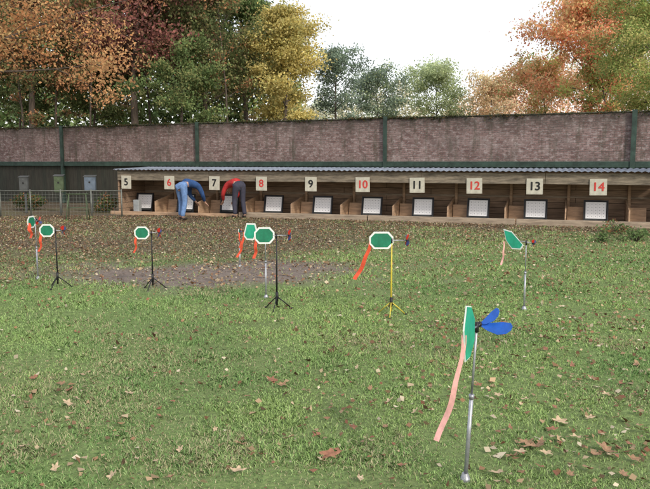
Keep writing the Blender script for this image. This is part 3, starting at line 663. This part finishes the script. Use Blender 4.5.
pg=np.array([(.50,.56,.40),(.55,.58,.40),(.46,.52,.38),(.58,.56,.40)]); po=np.array([(.72,.54,.38),(.68,.57,.40),(.60,.54,.38),(.76,.50,.34)]); hb=(fbm(x*.35+60,z*.3,3)*7).astype(int)%4  # pale leaf colours have distance haze painted in
wm=sstep(5,15,x)[:,None]; c=(pg[hb]*(1-wm)+po[hb]*wm)*(.8+.4*fbm(x*1.3,z*1.3+50,3))[:,None]*rng.uniform(.88,1.12,(n,1))
tag(npmesh('distant_tree_line',V,Fq,M['farleaf'],np.repeat(np.clip(c,0,.88),4,0)),'low pale hazy tree line just above the middle of the wall','tree line',kind='stuff')
def shrub(px,py,w,h,label,pal,n,seed,Y=None,ls=.05,group=None):
    p=G(px,py) if Y is None else at(px,py,Y); g_=np.random.default_rng(seed)
    o=empty('shrub',(p.x,p.y,0 if Y else p.z),0,label=label,cat='shrub',group=group)
    st=MB(); cl=[]
    for k in range(14):
        a=g_.uniform(0,6.28); e=g_.uniform(.3,1.4); d=Vector((math.cos(a)*math.cos(e)*w/2,math.sin(a)*math.cos(e)*w/2,math.sin(e)*h*g_.uniform(.6,1)))
        st.tube([(0,0,-.02),d*.5+Vector((0,0,.03)),d],[.008,.006,.003],5); cl+=[d,d*.65]
    st.build('stem',M['bark'],o,True)
    cl=np.array([tuple(c) for c in cl]); ids=g_.integers(0,len(cl),n); C=cl[ids]+g_.normal(size=(n,3))*np.array([w,w,h])*.11; C[:,2]=np.abs(C[:,2])
    V,Fq=leaf_quads(C,ls); pal=np.array(pal); br=g_.uniform(.5,1.2,len(cl))
    npmesh('foliage',V,Fq,M['leaf'],np.repeat(pal[g_.integers(0,len(pal),n)]*br[ids][:,None],4,0),parent=o)
DG=[(.09,.14,.05),(.12,.17,.06),(.07,.10,.04)]
LG=[(.20,.30,.12),(.26,.34,.14),(.15,.22,.09)]
shrub(636,242,.6,.28,'low loose green shrub on the ground at the right edge',LG,420,1,ls=.06)
shrub(604,243,.45,.2,'small leafy clump left of the right edge shrub',LG,260,2,ls=.055)
shrub(614,234,.55,.3,'low shrub directly below board 14',LG+RED[:1],380,3,ls=.06)
shrub(30,216,1.1,.5,'scrubby bush behind the wire fence at far left',DG+RED[:1],1800,4,Y=23.5,ls=.07)
shrub(108,210,.9,.55,'scrubby bush between the wire fence and the shelter end',DG+RED[:1],1600,5,Y=22.6,ls=.07)
# ------------------------------------------------------------ world, sun, camera
el,azr=R(33),R(150)
w=bpy.data.worlds.new('World'); S.world=w; w.use_nodes=True; nt=w.node_tree; nt.nodes.clear()
out=nd(nt,'ShaderNodeOutputWorld'); sky=nd(nt,'ShaderNodeTexSky'); sky.sky_type='NISHITA'; sky.sun_disc=False; sky.sun_elevation=el; sky.sun_rotation=azr; sky.dust_density=3
b1=nd(nt,'ShaderNodeBackground'); b1.inputs[1].default_value=.07; nt.links.new(sky.outputs[0],b1.inputs[0])
tc=nd(nt,'ShaderNodeTexCoord'); sp=nd(nt,'ShaderNodeSeparateXYZ'); nt.links.new(tc.outputs['Generated'],sp.inputs[0])
r=nd(nt,'ShaderNodeValToRGB'); r.color_ramp.elements[0].position=.05; r.color_ramp.elements[0].color=(.98,.96,.94,1); r.color_ramp.elements[1].position=.8; r.color_ramp.elements[1].color=(.78,.82,.90,1)
nt.links.new(sp.outputs['Z'],r.inputs[0])
b2=nd(nt,'ShaderNodeBackground'); b2.inputs[1].default_value=1.08; nt.links.new(r.outputs[0],b2.inputs[0])
ad=nd(nt,'ShaderNodeAddShader'); nt.links.new(b1.outputs[0],ad.inputs[0]); nt.links.new(b2.outputs[0],ad.inputs[1]); nt.links.new(ad.outputs[0],out.inputs[0])
sl=bpy.data.lights.new('sun','SUN'); sl.energy=2.3; sl.angle=R(6); sl.color=(1,.93,.80); so=bpy.data.objects.new('sun',sl); COL.objects.link(so)
sd=Vector((math.sin(azr)*math.cos(el),math.cos(azr)*math.cos(el),math.sin(el))); so.rotation_euler=sd.to_track_quat('Z','Y').to_euler()
cam=bpy.data.cameras.new('camera'); cam.sensor_width=36; cam.lens=F/650*36; cam.clip_end=2000; co=bpy.data.objects.new('camera',cam); COL.objects.link(co)
co.location=(0,0,EYE); co.rotation_euler=(R(90)-TH,0,0); S.camera=co
